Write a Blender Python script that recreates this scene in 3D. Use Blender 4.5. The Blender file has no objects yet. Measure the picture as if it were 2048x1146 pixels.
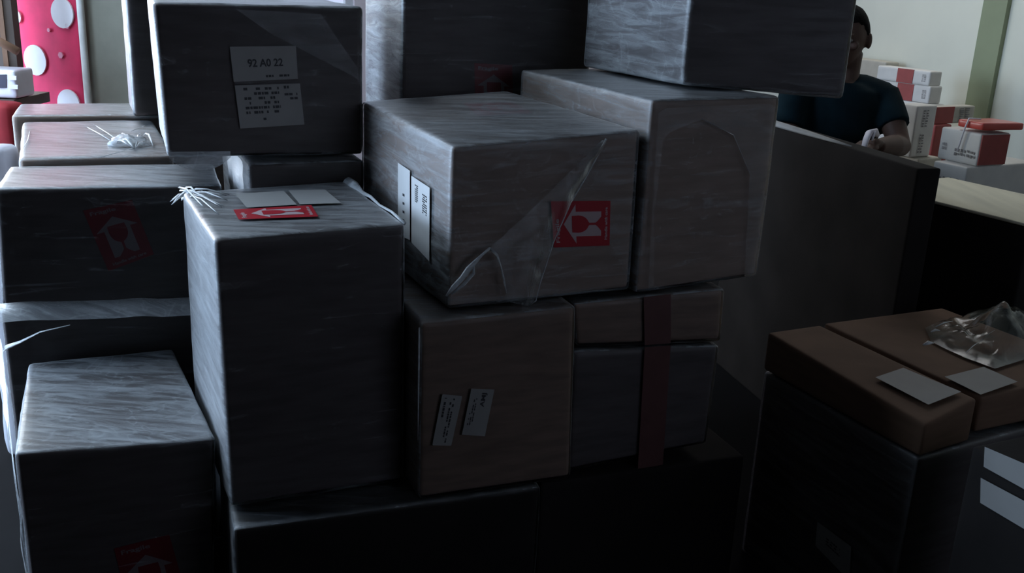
import bpy, bmesh, math, random
import numpy as np
from mathutils import Vector, Matrix, noise

# ------------------------------------------------------------------ camera, light, exposure
sc = bpy.context.scene
COL = sc.collection
W, H = 2048, 1146
CAM_F, CAM_PITCH, CAM_ROLL = 1953.13, 17.3529, 2.6127
CAM_POS = Vector((0, 0, 1.6))
_th, _r = math.radians(CAM_PITCH), math.radians(CAM_ROLL)
FWD = Vector((0, math.cos(_th), -math.sin(_th)))
_rt = Vector((1, 0, 0)); _up = _rt.cross(FWD)
RGT = _rt * math.cos(_r) + _up * math.sin(_r)
UPV = _up * math.cos(_r) - _rt * math.sin(_r)
cam = bpy.data.cameras.new('camera'); cam_o = bpy.data.objects.new('camera', cam); COL.objects.link(cam_o)
cam.sensor_width = 36; cam.lens = CAM_F / W * 36; cam.clip_start = .02
cam_o.matrix_world = Matrix(((RGT.x, UPV.x, -FWD.x, 0), (RGT.y, UPV.y, -FWD.y, 0), (RGT.z, UPV.z, -FWD.z, 1.6), (0, 0, 0, 1)))
sc.camera = cam_o
sc.view_settings.view_transform = 'Standard'; sc.view_settings.look = 'None'
sc.view_settings.gamma = 1; sc.view_settings.use_curve_mapping = False
sc.view_settings.exposure = 0.0
sc.cycles.use_denoising = True
sc.cycles.max_bounces = 8; sc.cycles.transparent_max_bounces = 16
sc.cycles.caustics_reflective = False; sc.cycles.caustics_refractive = False
sc.cycles.sample_clamp_indirect = 3.0

world = bpy.data.worlds.new('overcast_sky'); sc.world = world; world.use_nodes = True
world.node_tree.nodes['Background'].inputs[0].default_value = (.62, .74, 1, 1)
world.node_tree.nodes['Background'].inputs[1].default_value = 1.0

# the room is turned 24 degrees with the stacks: U runs along the fronts, V away from the camera
RA = math.radians(24)
U = Vector((math.cos(RA), math.sin(RA), 0)); V = Vector((-math.sin(RA), math.cos(RA), 0))
def uv(u, v, z): return U * u + V * v + Vector((0, 0, z))
RU0, RU1, RV0, RV1, RZ = -2.3, 4.4, -1.6, 6.2, 3.1
DOOR = (2.7, 5.3, 0.35, 2.6)          # opening in wall_left: v0, v1, z0, z1
WIN_BACK = (-1.9, 1.6, 1.15, 2.75)     # opening in wall_back: u0, u1, z0, z1

def area(name, pos, normal, sx, sy, power, col):
    l = bpy.data.lights.new(name, 'AREA'); l.shape = 'RECTANGLE'; l.size = sx; l.size_y = sy
    l.energy = power; l.color = col
    o = bpy.data.objects.new(name, l); COL.objects.link(o)
    o.location = pos; o.rotation_euler = normal.to_track_quat('-Z', 'Z').to_euler(); return o
# daylight through the shutter door on the left and through the window of the back wall
area('daylight_door', uv(RU0 - .05, (DOOR[0] + DOOR[1]) / 2, (DOOR[2] + DOOR[3]) / 2), U, DOOR[1] - DOOR[0], DOOR[3] - DOOR[2], 205, (.52, .72, 1))
area('daylight_window', uv(WIN_BACK[0] + 1.05, RV1 + .05, (WIN_BACK[2] + WIN_BACK[3]) / 2), -V, 2.1, WIN_BACK[3] - WIN_BACK[2], 105, (.96, 1, .96))

FILL_TOP = (-2.1, -.25, 2.8, 5.0)             # added ceiling opening, light fill for the carton tops: u0, u1, v0, v1
area('top_fill', uv((FILL_TOP[0] + FILL_TOP[1]) / 2, (FILL_TOP[2] + FILL_TOP[3]) / 2, RZ + .12), Vector((0, 0, -1)), 1.8, 2.0, 84, (.66, .83, 1))
FILL_TOP2 = (3.1, 4.2, 3.4, 4.9)              # second added opening by the right wall, fill for tops there
area('top_fill_right', uv((FILL_TOP2[0] + FILL_TOP2[1]) / 2, (FILL_TOP2[2] + FILL_TOP2[3]) / 2, RZ + .12), Vector((0, 0, -1)), 1.1, 1.6, 19, (1, .97, .90))
FILL_FRONT = (1.2, 3.4, 1.4, 2.9)               # added opening in wall_front behind the camera, fill for the carton fronts
area('front_fill', uv((FILL_FRONT[0] + FILL_FRONT[1]) / 2, RV0 - .1, (FILL_FRONT[2] + FILL_FRONT[3]) / 2), V, 2.2, 1.4, .25, (1, .62, .55))

# ------------------------------------------------------------------ projection helpers (photo frame 2048 x 1146)
def ray(px, py):
    return (FWD + RGT * ((px - W / 2) / CAM_F) - UPV * ((py - H / 2) / CAM_F)).normalized()
def at(px, py, y):
    d = ray(px, py); return CAM_POS + d * (y / d.y)
def at_z(px, py, z):
    d = ray(px, py); return CAM_POS + d * ((z - CAM_POS.z) / d.z)
def at_plane(px, py, p, n):
    d = ray(px, py); return CAM_POS + d * ((p - CAM_POS).dot(n) / d.dot(n))
def project(P):
    d = Vector(P) - CAM_POS; z = d.dot(FWD)
    return (W / 2 + CAM_F * d.dot(RGT) / z, H / 2 - CAM_F * d.dot(UPV) / z)

# ------------------------------------------------------------------ objects, tags
def tag(o, label=None, cat=None, group=None, kind=None):
    if label: o['label'] = label
    if cat: o['category'] = cat
    if group: o['group'] = group
    if kind: o['kind'] = kind
    return o
def thing(name, loc, label, cat, group=None):
    o = bpy.data.objects.new(name, None); COL.objects.link(o); o.location = loc
    o.empty_display_size = .05
    return tag(o, label, cat, group)
def mesh(name, verts, faces, mat, parent=None, smooth=True, label=None):
    me = bpy.data.meshes.new(name); me.from_pydata([tuple(v) for v in verts], [], faces); me.update()
    o = bpy.data.objects.new(name, me); COL.objects.link(o)
    me.materials.append(mat)
    if smooth: me.polygons.foreach_set('use_smooth', [True] * len(me.polygons))
    if parent is not None:
        o.parent = parent
        w = Vector((0, 0, 0)); q = parent
        while q is not None: w += q.location; q = q.parent
        o.location = -w if parent.parent is None and parent.type == 'EMPTY' else Vector((0, 0, 0))
    if label: o['label'] = label
    return o
class MB:
    def __init__(s): s.v = []; s.f = []
    def add(s, v, f):
        n = len(s.v); s.v += [Vector(p) for p in v]; s.f += [tuple(i + n for i in q) for q in f]; return s
    def box(s, o, a, b, c):      # o corner, a b c edge vectors
        o, a, b, c = Vector(o), Vector(a), Vector(b), Vector(c)
        p = [o, o + a, o + a + b, o + b, o + c, o + a + c, o + a + b + c, o + b + c]
        fs = [(0, 3, 2, 1), (4, 5, 6, 7), (0, 1, 5, 4), (1, 2, 6, 5), (2, 3, 7, 6), (3, 0, 4, 7)]
        if a.cross(b).dot(c) < 0: fs = [f[::-1] for f in fs]
        return s.add(p, fs)
    def tube(s, pts, rad, n=10, cap=True, flat=1.0):
        pts = [Vector(p) for p in pts]; rad = rad if isinstance(rad, (list, tuple)) else [rad] * len(pts)
        vs = []; fs = []; ref = None
        for i, p in enumerate(pts):
            t = (pts[min(i + 1, len(pts) - 1)] - pts[max(i - 1, 0)]).normalized()
            if ref is None: ref = t.orthogonal().normalized()
            a = (ref - t * ref.dot(t)).normalized(); b = t.cross(a); ref = a
            for k in range(n):
                g = 2 * math.pi * k / n; vs.append(p + (a * math.cos(g) + b * math.sin(g) * flat) * rad[i])
        for i in range(len(pts) - 1):
            for k in range(n):
                fs.append((i * n + k, i * n + (k + 1) % n, (i + 1) * n + (k + 1) % n, (i + 1) * n + k))
        if cap: fs += [tuple(range(n))[::-1], tuple(range((len(pts) - 1) * n, len(pts) * n))]
        return s.add(vs, fs)
    def ell(s, c, r, n=20, m=12, rot=None, fn=None):
        vs = []; fs = []
        for j in range(m + 1):
            t = math.pi * j / m
            for k in range(n):
                g = 2 * math.pi * k / n
                d = Vector((math.sin(t) * math.cos(g), math.sin(t) * math.sin(g), math.cos(t)))
                p = Vector((d.x * r[0], d.y * r[1], d.z * r[2]))
                if fn: p = fn(d, p)
                if rot: p = rot @ p
                vs.append(Vector(c) + p)
        for j in range(m):
            for k in range(n):
                fs.append((j * n + k, (j + 1) * n + k, (j + 1) * n + (k + 1) % n, j * n + (k + 1) % n))
        return s.add(vs, fs)
    def build(s, name, mat, parent=None, smooth=True, label=None):
        return mesh(name, s.v, s.f, mat, parent, smooth, label)

# ------------------------------------------------------------------ materials
def newmat(name):
    m = bpy.data.materials.new(name); m.use_nodes = True; nt = m.node_tree; nt.nodes.clear()
    out = nt.nodes.new('ShaderNodeOutputMaterial'); return m, nt, out
def N(nt, t, **k):
    n = nt.nodes.new(t)
    for a, b in k.items(): setattr(n, a, b)
    return n
def plain(name, col, rough=.7, metal=0, var=.12, scale=18, spec=.5, stretch=(1, 1, 1), bump=0.0, sheen=0):
    m, nt, out = newmat(name); b = N(nt, 'ShaderNodeBsdfPrincipled'); L = nt.links
    tc = N(nt, 'ShaderNodeTexCoord'); mp = N(nt, 'ShaderNodeMapping'); mp.inputs['Scale'].default_value = stretch
    nz = N(nt, 'ShaderNodeTexNoise'); nz.inputs['Scale'].default_value = scale; nz.inputs['Detail'].default_value = 5
    cr = N(nt, 'ShaderNodeValToRGB')
    cr.color_ramp.elements[0].position = .3; cr.color_ramp.elements[1].position = .7
    cr.color_ramp.elements[0].color = tuple(c * (1 - var) for c in col) + (1,)
    cr.color_ramp.elements[1].color = tuple(min(1, c * (1 + var)) for c in col) + (1,)
    L.new(tc.outputs['Object'], mp.inputs[0]); L.new(mp.outputs[0], nz.inputs['Vector']); L.new(nz.outputs['Fac'], cr.inputs[0])
    L.new(cr.outputs[0], b.inputs['Base Color'])
    b.inputs['Roughness'].default_value = rough; b.inputs['Metallic'].default_value = metal
    b.inputs['Specular IOR Level'].default_value = spec
    if bump:
        bp = N(nt, 'ShaderNodeBump'); bp.inputs['Strength'].default_value = bump; bp.inputs['Distance'].default_value = .004
        L.new(nz.outputs['Fac'], bp.inputs['Height']); L.new(bp.outputs[0], b.inputs['Normal'])
    L.new(b.outputs[0], out.inputs[0]); return m
def film_mat(name, lo=.08, hi=.6, scale=(3, 3, 26), col=(.78, .82, .85), rough=.36, seed=0.0):
    """clear stretch film: mostly see-through, milky where layers and creases pile up"""
    m, nt, out = newmat(name); L = nt.links
    tc = N(nt, 'ShaderNodeTexCoord')
    def streaks(scl, rot, detail=7):
        mp = N(nt, 'ShaderNodeMapping'); mp.inputs['Scale'].default_value = scl; mp.inputs['Rotation'].default_value = rot
        mp.inputs['Location'].default_value = (seed, seed * .7, seed * 1.3)
        n = N(nt, 'ShaderNodeTexNoise'); n.inputs['Scale'].default_value = 1.6; n.inputs['Detail'].default_value = detail
        n.inputs['Roughness'].default_value = .68; n.inputs['Distortion'].default_value = .8
        L.new(tc.outputs['Object'], mp.inputs[0]); L.new(mp.outputs[0], n.inputs['Vector']); return n.outputs['Fac']
    def math_(op, a, b=None, c=None, clamp=False):
        n = N(nt, 'ShaderNodeMath', operation=op); n.use_clamp = clamp
        for k, q in enumerate((a, b, c)):
            if q is None: continue
            if isinstance(q, (int, float)): n.inputs[k].default_value = q
            else: L.new(q, n.inputs[k])
        return n.outputs[0]
    geo = N(nt, 'ShaderNodeNewGeometry'); sp = N(nt, 'ShaderNodeSeparateXYZ'); L.new(geo.outputs['True Normal'], sp.inputs[0])
    flat_ = math_('ABSOLUTE', sp.outputs['Z']); flat_ = math_('GREATER_THAN', flat_, .7)
    side = streaks(scale, (.12, .1, .4)); topn = streaks((scale[0] * 1.2, scale[2] * .8, 4), (0, 0, .55))
    mixn = N(nt, 'ShaderNodeMix'); mixn.data_type = 'FLOAT'
    L.new(flat_, mixn.inputs['Factor']); L.new(side, mixn.inputs[2]); L.new(topn, mixn.inputs[3])
    body = mixn.outputs[0]
    # thin sharp creases where the film is folded on itself
    rid = streaks((4.2, 4.2, 4.2), (.5, .3, .9), 2); rid = math_('ABSOLUTE', math_('SUBTRACT', rid, .5))
    crease = math_('SUBTRACT', 1.0, math_('MULTIPLY', rid, 55.0), clamp=True)
    crease = math_('MULTIPLY', crease, .16 * hi)
    mr = N(nt, 'ShaderNodeMapRange'); mr.inputs['From Min'].default_value = .40; mr.inputs['From Max'].default_value = .78
    mr.inputs['To Min'].default_value = lo; mr.inputs['To Max'].default_value = hi
    L.new(body, mr.inputs['Value'])
    dens = math_('ADD', mr.outputs[0], crease)
    # creases bunched at the carton edges are stored as a density on the mesh
    at_ = N(nt, 'ShaderNodeAttribute'); at_.attribute_name = 'bunch'
    ad = N(nt, 'ShaderNodeMath', operation='ADD'); ad.use_clamp = True
    L.new(dens, ad.inputs[0]); L.new(at_.outputs['Fac'], ad.inputs[1])
    tr = N(nt, 'ShaderNodeBsdfTransparent'); df = N(nt, 'ShaderNodeBsdfPrincipled')
    df.inputs['Base Color'].default_value = col + (1,); df.inputs['Roughness'].default_value = rough
    gl = N(nt, 'ShaderNodeBsdfGlossy'); gl.inputs['Roughness'].default_value = rough; gl.inputs['Color'].default_value = (1, 1, 1, 1)
    fr = N(nt, 'ShaderNodeFresnel'); fr.inputs[0].default_value = 1.35
    bp = N(nt, 'ShaderNodeBump'); bp.inputs['Strength'].default_value = .5; bp.inputs['Distance'].default_value = .004
    L.new(body, bp.inputs['Height'])
    for n in (df, gl, fr): L.new(bp.outputs[0], n.inputs['Normal'])
    m1 = N(nt, 'ShaderNodeMixShader'); m2 = N(nt, 'ShaderNodeMixShader')
    L.new(ad.outputs[0], m1.inputs[0]); L.new(tr.outputs[0], m1.inputs[1]); L.new(df.outputs[0], m1.inputs[2])
    L.new(fr.outputs[0], m2.inputs[0]); L.new(m1.outputs[0], m2.inputs[1]); L.new(gl.outputs[0], m2.inputs[2])
    L.new(m2.outputs[0], out.inputs[0]); return m

M = {}
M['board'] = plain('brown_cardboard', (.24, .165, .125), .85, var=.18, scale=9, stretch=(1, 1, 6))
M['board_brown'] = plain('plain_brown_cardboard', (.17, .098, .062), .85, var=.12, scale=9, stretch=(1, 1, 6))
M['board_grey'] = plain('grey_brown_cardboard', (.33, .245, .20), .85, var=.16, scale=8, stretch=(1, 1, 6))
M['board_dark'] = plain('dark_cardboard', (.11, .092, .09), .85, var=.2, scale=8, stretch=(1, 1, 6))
M['film'] = film_mat('stretch_film', .06, .55)
M['film_thin'] = film_mat('thin_stretch_film', .02, .22, seed=3.1)
M['film_milky'] = film_mat('milky_stretch_film', .3, .85, seed=5.7)
M['film_loose'] = film_mat('loose_film', .02, .26, scale=(14, 14, 5), seed=1.9)
M['film_roll'] = film_mat('rolled_film', .55, .95, scale=(30, 30, 30), seed=8.0)
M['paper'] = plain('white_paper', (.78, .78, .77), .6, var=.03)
M['paper_dim'] = plain('dimmed_paper', (.34, .33, .315), .6, var=.04)  # white paper darkened in colour for labels in weaker light
M['ink'] = plain('black_ink', (.04, .04, .045), .6, var=.1)
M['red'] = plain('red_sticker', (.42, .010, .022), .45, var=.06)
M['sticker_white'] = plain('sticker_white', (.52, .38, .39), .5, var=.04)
M['red_shaded'] = plain('shaded_red_sticker', (.19, .010, .018), .5, var=.1)  # darker copy of the red sticker: low light and film haze in its colour
M['white_shaded'] = plain('shaded_sticker_print', (.24, .19, .20), .5, var=.05)  # darker copy of the sticker white, dimmed the same way
M['tape'] = plain('brown_tape', (.125, .058, .055), .35, var=.12)

# ------------------------------------------------------------------ carton shells
ORDER = {'ftl': 0, 'ftr': 1, 'btl': 2, 'btr': 3, 'fbl': 4, 'fbr': 5, 'bbl': 6, 'bbr': 7}
BOX = {
    'A': [[-1.0257, 1.8425, 0.6055], [-0.6572, 1.9915, 0.5843], [-1.2368, 2.3347, 0.5983], [-0.9189, 2.4743, 0.5997], [-1.0257, 1.8425, 0.0], [-0.6864, 1.9785, 0.0], [-1.2368, 2.3347, 0.0], [-0.939, 2.4654, 0.0]],
    'B': [[-0.597, 1.8879, 1.0772], [-0.2425, 2.0604, 1.0846], [-0.8046, 2.3229, 1.0716], [-0.4457, 2.4961, 1.0808], [-0.5899, 1.8926, 0.4787], [-0.2391, 2.0564, 0.4701], [-0.8046, 2.3229, 0.4752], [-0.4457, 2.4961, 0.4752]],
    'E': [[-0.1876, 1.9675, 0.8921], [0.1432, 2.1104, 0.8972], [-0.3408, 2.3381, 0.8956], [-0.0033, 2.4786, 0.8956], [-0.1865, 1.9695, 0.4735], [0.1586, 2.1081, 0.4713], [-0.3408, 2.3381, 0.4724], [-0.0033, 2.4786, 0.4724]],
    'C': [[-0.137, 2.0419, 1.2604], [0.2739, 2.2488, 1.2823], [-0.4176, 2.6146, 1.2741], [-0.0422, 2.8276, 1.296], [-0.137, 2.0419, 0.9079], [0.2788, 2.2467, 0.9081], [-0.4176, 2.6146, 0.9079], [-0.0372, 2.8255, 0.9081]],
    'D': [[0.299, 2.2416, 1.3535], [0.6232, 2.404, 1.3577], [0.0015, 2.8799, 1.3532], [0.3074, 3.0342, 1.3574], [0.299, 2.2395, 0.9025], [0.6215, 2.4048, 0.9118], [0.0015, 2.8799, 0.9095], [0.3057, 3.037, 0.9188]],
    'G1': [[0.1489, 2.1763, 0.8829], [0.5226, 2.3132, 0.8924], [0.0188, 2.5527, 0.8862], [0.387, 2.6869, 0.8862], [0.1624, 2.1796, 0.7808], [0.5257, 2.3077, 0.7644], [0.0188, 2.5527, 0.7725], [0.387, 2.6869, 0.7725]],
    'G2': [[0.1553, 2.1617, 0.7687], [0.5207, 2.2956, 0.7501], [0.0142, 2.5285, 0.7553], [0.3737, 2.6699, 0.7553], [0.1618, 2.1541, 0.4652], [0.5189, 2.3042, 0.4816], [0.0142, 2.5285, 0.4691], [0.3737, 2.6699, 0.4691]],
    'F1': [[-0.566, 1.8236, 0.4589], [0.0856, 2.0665, 0.4591], [-0.7405, 2.2917, 0.4583], [-0.0894, 2.5346, 0.4583], [-0.566, 1.8236, 0.0], [0.0856, 2.0665, 0.0], [-0.7405, 2.2917, 0.0], [-0.0894, 2.5346, 0.0]],
    'F2': [[0.092, 2.1157, 0.4417], [0.6301, 2.3184, 0.4399], [-0.0849, 2.5829, 0.4408], [0.4528, 2.7865, 0.4408], [0.092, 2.1157, 0.0], [0.6301, 2.3184, 0.0], [-0.0849, 2.5829, 0.0], [0.4528, 2.7865, 0.0]],
    'J': [[-1.2759, 2.3457, 1.0549], [-0.7807, 2.5219, 1.0517], [-1.3863, 2.6326, 1.0517], [-0.8898, 2.811, 1.0506], [-1.2897, 2.3426, 0.7528], [-0.7807, 2.5219, 0.7388], [-1.3863, 2.6326, 0.7388], [-0.8898, 2.811, 0.7388]],
    'K': [[-1.3152, 2.3741, 0.7296], [-0.8372, 2.5216, 0.7268], [-1.3608, 2.5694, 0.7268], [-0.8833, 2.7176, 0.7268], [-1.3152, 2.3741, 0.0], [-0.8372, 2.5216, 0.0], [-1.3608, 2.5694, 0.0], [-0.8833, 2.7176, 0.0]],
    'H': [[-0.8741, 2.3861, 1.5116], [-0.4221, 2.6149, 1.5154], [-1.0444, 2.8134, 1.5116], [-0.5924, 3.0422, 1.5154], [-0.8627, 2.391, 1.1518], [-0.4229, 2.6136, 1.1417], [-1.033, 2.8183, 1.1518], [-0.5932, 3.0409, 1.1417]],
    'L': [[-0.6738, 2.4297, 1.129], [-0.4089, 2.5476, 1.129], [-0.8993, 2.9641, 1.129], [-0.6344, 3.082, 1.129], [-0.6738, 2.4297, 0.0], [-0.4089, 2.5476, 0.0], [-0.8993, 2.9641, 0.0], [-0.6344, 3.082, 0.0]],
    'I1': [[-1.6919, 3.2615, 1.095], [-0.6414, 3.7292, 1.095], [-1.8079, 3.552, 1.0941], [-0.7574, 4.0197, 1.0941], [-1.6919, 3.2615, 0.0], [-0.6414, 3.7292, 0.0], [-1.8079, 3.552, 0.0], [-0.7574, 4.0197, 0.0]],
    'I2': [[-1.3691, 2.6569, 1.0689], [-1.0095, 2.8268, 1.0688], [-1.6403, 3.2282, 1.0794], [-1.2806, 3.3981, 1.0793], [-1.3691, 2.6569, 0.0], [-1.0095, 2.8268, 0.0], [-1.6403, 3.2282, 0.0], [-1.2806, 3.3981, 0.0]],
    'M': [[-0.3417, 2.8567, 1.7087], [0.2054, 3.0867, 1.7087], [-0.506, 3.2476, 1.7087], [0.0411, 3.4776, 1.7087], [-0.3417, 2.8567, 0.0], [0.2054, 3.0867, 0.0], [-0.506, 3.2476, 0.0], [0.0411, 3.4776, 0.0]],
    'N': [[0.401, 2.472, 1.769], [0.815, 2.525, 1.762], [0.186, 2.962, 1.769], [0.6, 3.015, 1.762], [0.401, 2.472, 1.376], [0.815, 2.525, 1.355], [0.186, 2.962, 1.372], [0.6, 3.015, 1.355]],
    'S1': [[0.9631, 2.0611, 0.668], [1.1224, 2.1608, 0.698], [0.7176, 2.5715, 0.6977], [0.8876, 2.653, 0.6976], [0.9631, 2.0611, 0.586], [1.1224, 2.1608, 0.586], [0.7176, 2.5715, 0.586], [0.8876, 2.653, 0.586]],
    'S2': [[1.1574, 2.2105, 0.6804], [1.5884, 2.4228, 0.686], [0.9144, 2.7009, 0.688], [1.345, 2.9103, 0.686], [1.1574, 2.2105, 0.586], [1.5884, 2.4228, 0.586], [0.9144, 2.7009, 0.586], [1.345, 2.9103, 0.586]],
    'T': [[1.1064, 1.4249, 0.7492], [1.4157, 1.5661, 0.7492], [0.9388, 1.7919, 0.7492], [1.2481, 1.9331, 0.7492], [1.1064, 1.4249, 0.0], [1.4157, 1.5661, 0.0], [0.9388, 1.7919, 0.0], [1.2481, 1.9331, 0.0]],
    'H2': [[-1.2918, 3.2885, 1.62], [-0.835, 3.4919, 1.62], [-1.4138, 3.5626, 1.62], [-0.957, 3.7659, 1.62], [-1.2918, 3.2885, 1.114], [-0.835, 3.4919, 1.114], [-1.4138, 3.5626, 1.114], [-0.957, 3.7659, 1.114]],
}

class Hexa:
    def __init__(s, pts): s.p = [Vector(q) for q in pts]
    def at(s, a, b, c):          # a right, b back, c up
        p = s.p
        lo = (p[4] * (1 - a) + p[5] * a) * (1 - b) + (p[6] * (1 - a) + p[7] * a) * b
        hi = (p[0] * (1 - a) + p[1] * a) * (1 - b) + (p[2] * (1 - a) + p[3] * a) * b
        return lo * (1 - c) + hi * c
    def dims(s):
        p = s.p; return ((p[1] - p[0]).length, (p[2] - p[0]).length, (p[0] - p[4]).length)
    def face(s, f, x, y):        # x to the right as seen, y down (top: y towards the front)
        return {'front': lambda: s.at(x, 0, 1 - y), 'left': lambda: s.at(0, 1 - x, 1 - y),
                'top': lambda: s.at(x, 1 - y, 1), 'right': lambda: s.at(1, x, 1 - y)}[f]()
    def normal(s, f, x, y):
        e = .02; dx = s.face(f, x + e, y) - s.face(f, x - e, y); dy = s.face(f, x, y + e) - s.face(f, x, y - e)
        return dy.cross(dx).normalized()
    def solve(s, f, px, py):     # face coordinates of a photo point
        x = y = .5
        for _ in range(25):
            q = project(s.face(f, x, y)); e = 1e-3
            qx = project(s.face(f, x + e, y)); qy = project(s.face(f, x, y + e))
            a, b, c, d = (qx[0] - q[0]) / e, (qy[0] - q[0]) / e, (qx[1] - q[1]) / e, (qy[1] - q[1]) / e
            det = a * d - b * c; ex, ey = px - q[0], py - q[1]
            x += (d * ex - b * ey) / det; y += (-c * ex + a * ey) / det
        return x, y
def shell(hx, off, r, n, wrinkle, seed, bulge=0.0, bunch=None, front=0.0):
    """rounded, slightly crumpled box skin over a hexahedron, grown outwards by off"""
    L = [d + 2 * off for d in hx.dims()]
    idx = {}; vs = []; fs = []; bu = []
    cnt = [max(4, min(n, int(l / .035) + 2)) for l in L]
    def params(i):
        k = cnt[i]; t = [j / k for j in range(k + 1)]
        e = min(.45, r * .6 / L[i]); e2 = min(.48, r * 1.4 / L[i])
        return sorted(set([0, e * .5, e, e2, 1 - e2, 1 - e, 1 - e * .5, 1] + [q for q in t if e2 + .01 < q < 1 - e2 - .01]))
    P = [params(0), params(1), params(2)]
    def vert(a, b, c):
        key = (round(a, 5), round(b, 5), round(c, 5))
        if key in idx: return idx[key]
        m = Vector((a * L[0], b * L[1], c * L[2]))
        q = Vector([min(max(m[i], r), L[i] - r) for i in range(3)])
        d = m - q; dn = d.normalized() if d.length > 1e-9 else Vector((0, 0, 0))
        m2 = q + dn * r if d.length > 1e-9 else m
        t = [(m2[i] - off) / (L[i] - 2 * off) for i in range(3)]
        p = hx.at(*t)
        nrm = Vector([(1 if k > .999 else -1 if k < .001 else 0) for k in (a, b, c)])
        nw = (U * nrm.x + V * nrm.y + Vector((0, 0, nrm.z)))
        if nw.length: nw.normalize()
        w = noise.noise(p * 7 + Vector((seed, seed, 0))) * .6 + noise.noise(p * 23 + Vector((0, seed, seed))) * .4
        edge = min(sorted([min(k, 1 - k) * l for k, l in zip((a, b, c), L)])[1], .2)
        p = p + nw * (w * wrinkle + bulge * min(1, edge / .12))
        if c < .001: p.z = max(p.z, .001)
        idx[key] = len(vs); vs.append(p)
        bu.append(0 if bunch is None else bunch * max(0, 1 - edge / .018) * (.55 + .9 * noise.noise(p * 19 + Vector((seed, 0, 0)))) - (front if b < .001 and 0 < a < 1 and c < 1 else 0))
        return idx[key]
    def quad(g, A, B, flip):
        for i in range(len(A) - 1):
            for j in range(len(B) - 1):
                f = (g(A[i], B[j]), g(A[i + 1], B[j]), g(A[i + 1], B[j + 1]), g(A[i], B[j + 1]))
                if len(set(f)) == 4: fs.append(f[::-1] if flip else f)
    quad(lambda a, b: vert(a, b, 0), P[0], P[1], True); quad(lambda a, b: vert(a, b, 1), P[0], P[1], False)
    quad(lambda a, c: vert(a, 0, c), P[0], P[2], False); quad(lambda a, c: vert(a, 1, c), P[0], P[2], True)
    quad(lambda b, c: vert(0, b, c), P[1], P[2], True); quad(lambda b, c: vert(1, b, c), P[1], P[2], False)
    return vs, fs, bu
class Carton:
    def __init__(s, pts, label, cat='carton', group='film wrapped cartons of the big stack', name='wrapped_carton', board='board', film='film', bunch=.35, seed=1.0, r=.008, wr=.0012, fwr=.003, foff=.005, front=.30):
        s.h = Hexa(pts); base = (s.h.p[4] + s.h.p[5] + s.h.p[6] + s.h.p[7]) / 4
        s.root = thing(name, base, label, cat, group); s.seed = seed
        v, f, _ = shell(s.h, 0, r, 16, wr, seed)
        s.body = mesh('cardboard_body', v, f, M[board], s.root)
        if film:
            v, f, b = shell(s.h, foff, r + .004, 26, fwr, seed + 11, bunch=bunch, front=front)
            o = mesh('stretch_film', v, f, M[film], s.root, label='clear stretch film wrapped around the carton')
            at_ = o.data.attributes.new('bunch', 'FLOAT', 'POINT'); at_.data.foreach_set('value', b)
    def patch(s, f, quad):      # quad in photo points: art top-left, top-right, bottom-left, bottom-right -> art (a right, b down) to world
        st = [s.h.solve(f, *q) for q in quad]
        def g(a, b, off):
            x = (st[0][0] * (1 - a) + st[1][0] * a) * (1 - b) + (st[2][0] * (1 - a) + st[3][0] * a) * b
            y = (st[0][1] * (1 - a) + st[1][1] * a) * (1 - b) + (st[2][1] * (1 - a) + st[3][1] * a) * b
            return s.h.face(f, x, y) + s.h.normal(f, min(max(x, .05), .95), min(max(y, .05), .95)) * off
        return g
    def sheet(s, name, g, mat, off=.0022, n=6, label=None, round_=0, parent=None, rect=(0, 0, 1, 1)):
        vs = []; fs = []; x0, y0, x1, y1 = rect
        if round_:
            pts = []
            for cx, cy, a0 in ((x1 - round_, y0 + round_ * .5, -90), (x1 - round_, y1 - round_ * .5, 0), (x0 + round_, y1 - round_ * .5, 90), (x0 + round_, y0 + round_ * .5, 180)):
                for k in range(5):
                    t = math.radians(a0 + 22.5 * k); pts.append((cx + math.cos(t) * round_, cy + math.sin(t) * round_ * .5))
            vs = [g(a, b, off) for a, b in pts]; fs = [tuple(range(len(pts)))[::-1]]
        else:
            for j in range(n + 1):
                for i in range(n + 1): vs.append(g(x0 + (x1 - x0) * i / n, y0 + (y1 - y0) * j / n, off))
            for j in range(n):
                for i in range(n):
                    k = j * (n + 1) + i; fs.append((k, k + n + 1, k + n + 2, k + 1))
        # give the sheet its thickness: a copy a little lower, joined round the rim
        return mesh(name, vs, fs, mat, parent or s.root, False, label)
    def poly(s, name, g, polys, mat, off, parent, label=None):
        mb = MB()
        for p in polys:
            c = len(p); mb.add([g(a, b, off) for a, b in p], [tuple(range(c))[::-1]])
        return mb.build(name, mat, parent, False, label)
    def text(s, name, g, body, rect, mat, off, parent, squash=True):
        v, f = text_mesh(body); x0, y0, x1, y1 = rect
        vs = [g(x0 + (x1 - x0) * p[0], y1 - (y1 - y0) * p[1], off) for p in v]
        return mesh(name, vs, f, mat, parent, False)
_txt = {}
def text_mesh(body):
    if body in _txt: return _txt[body]
    cu = bpy.data.curves.new('lettering', 'FONT'); cu.body = body; cu.resolution_u = 3; cu.offset = .025
    o = bpy.data.objects.new('lettering', cu); COL.objects.link(o)
    me = o.evaluated_get(bpy.context.evaluated_depsgraph_get()).to_mesh()
    v = [Vector(p.co) for p in me.vertices]; f = [tuple(p.vertices) for p in me.polygons]
    bpy.data.objects.remove(o); bpy.data.curves.remove(cu)
    x0 = min(p.x for p in v); x1 = max(p.x for p in v); y0 = min(p.y for p in v); y1 = max(p.y for p in v)
    v = [((p.x - x0) / (x1 - x0), (p.y - y0) / (y1 - y0)) for p in v]
    _txt[body] = (v, f); return v, f
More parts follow.
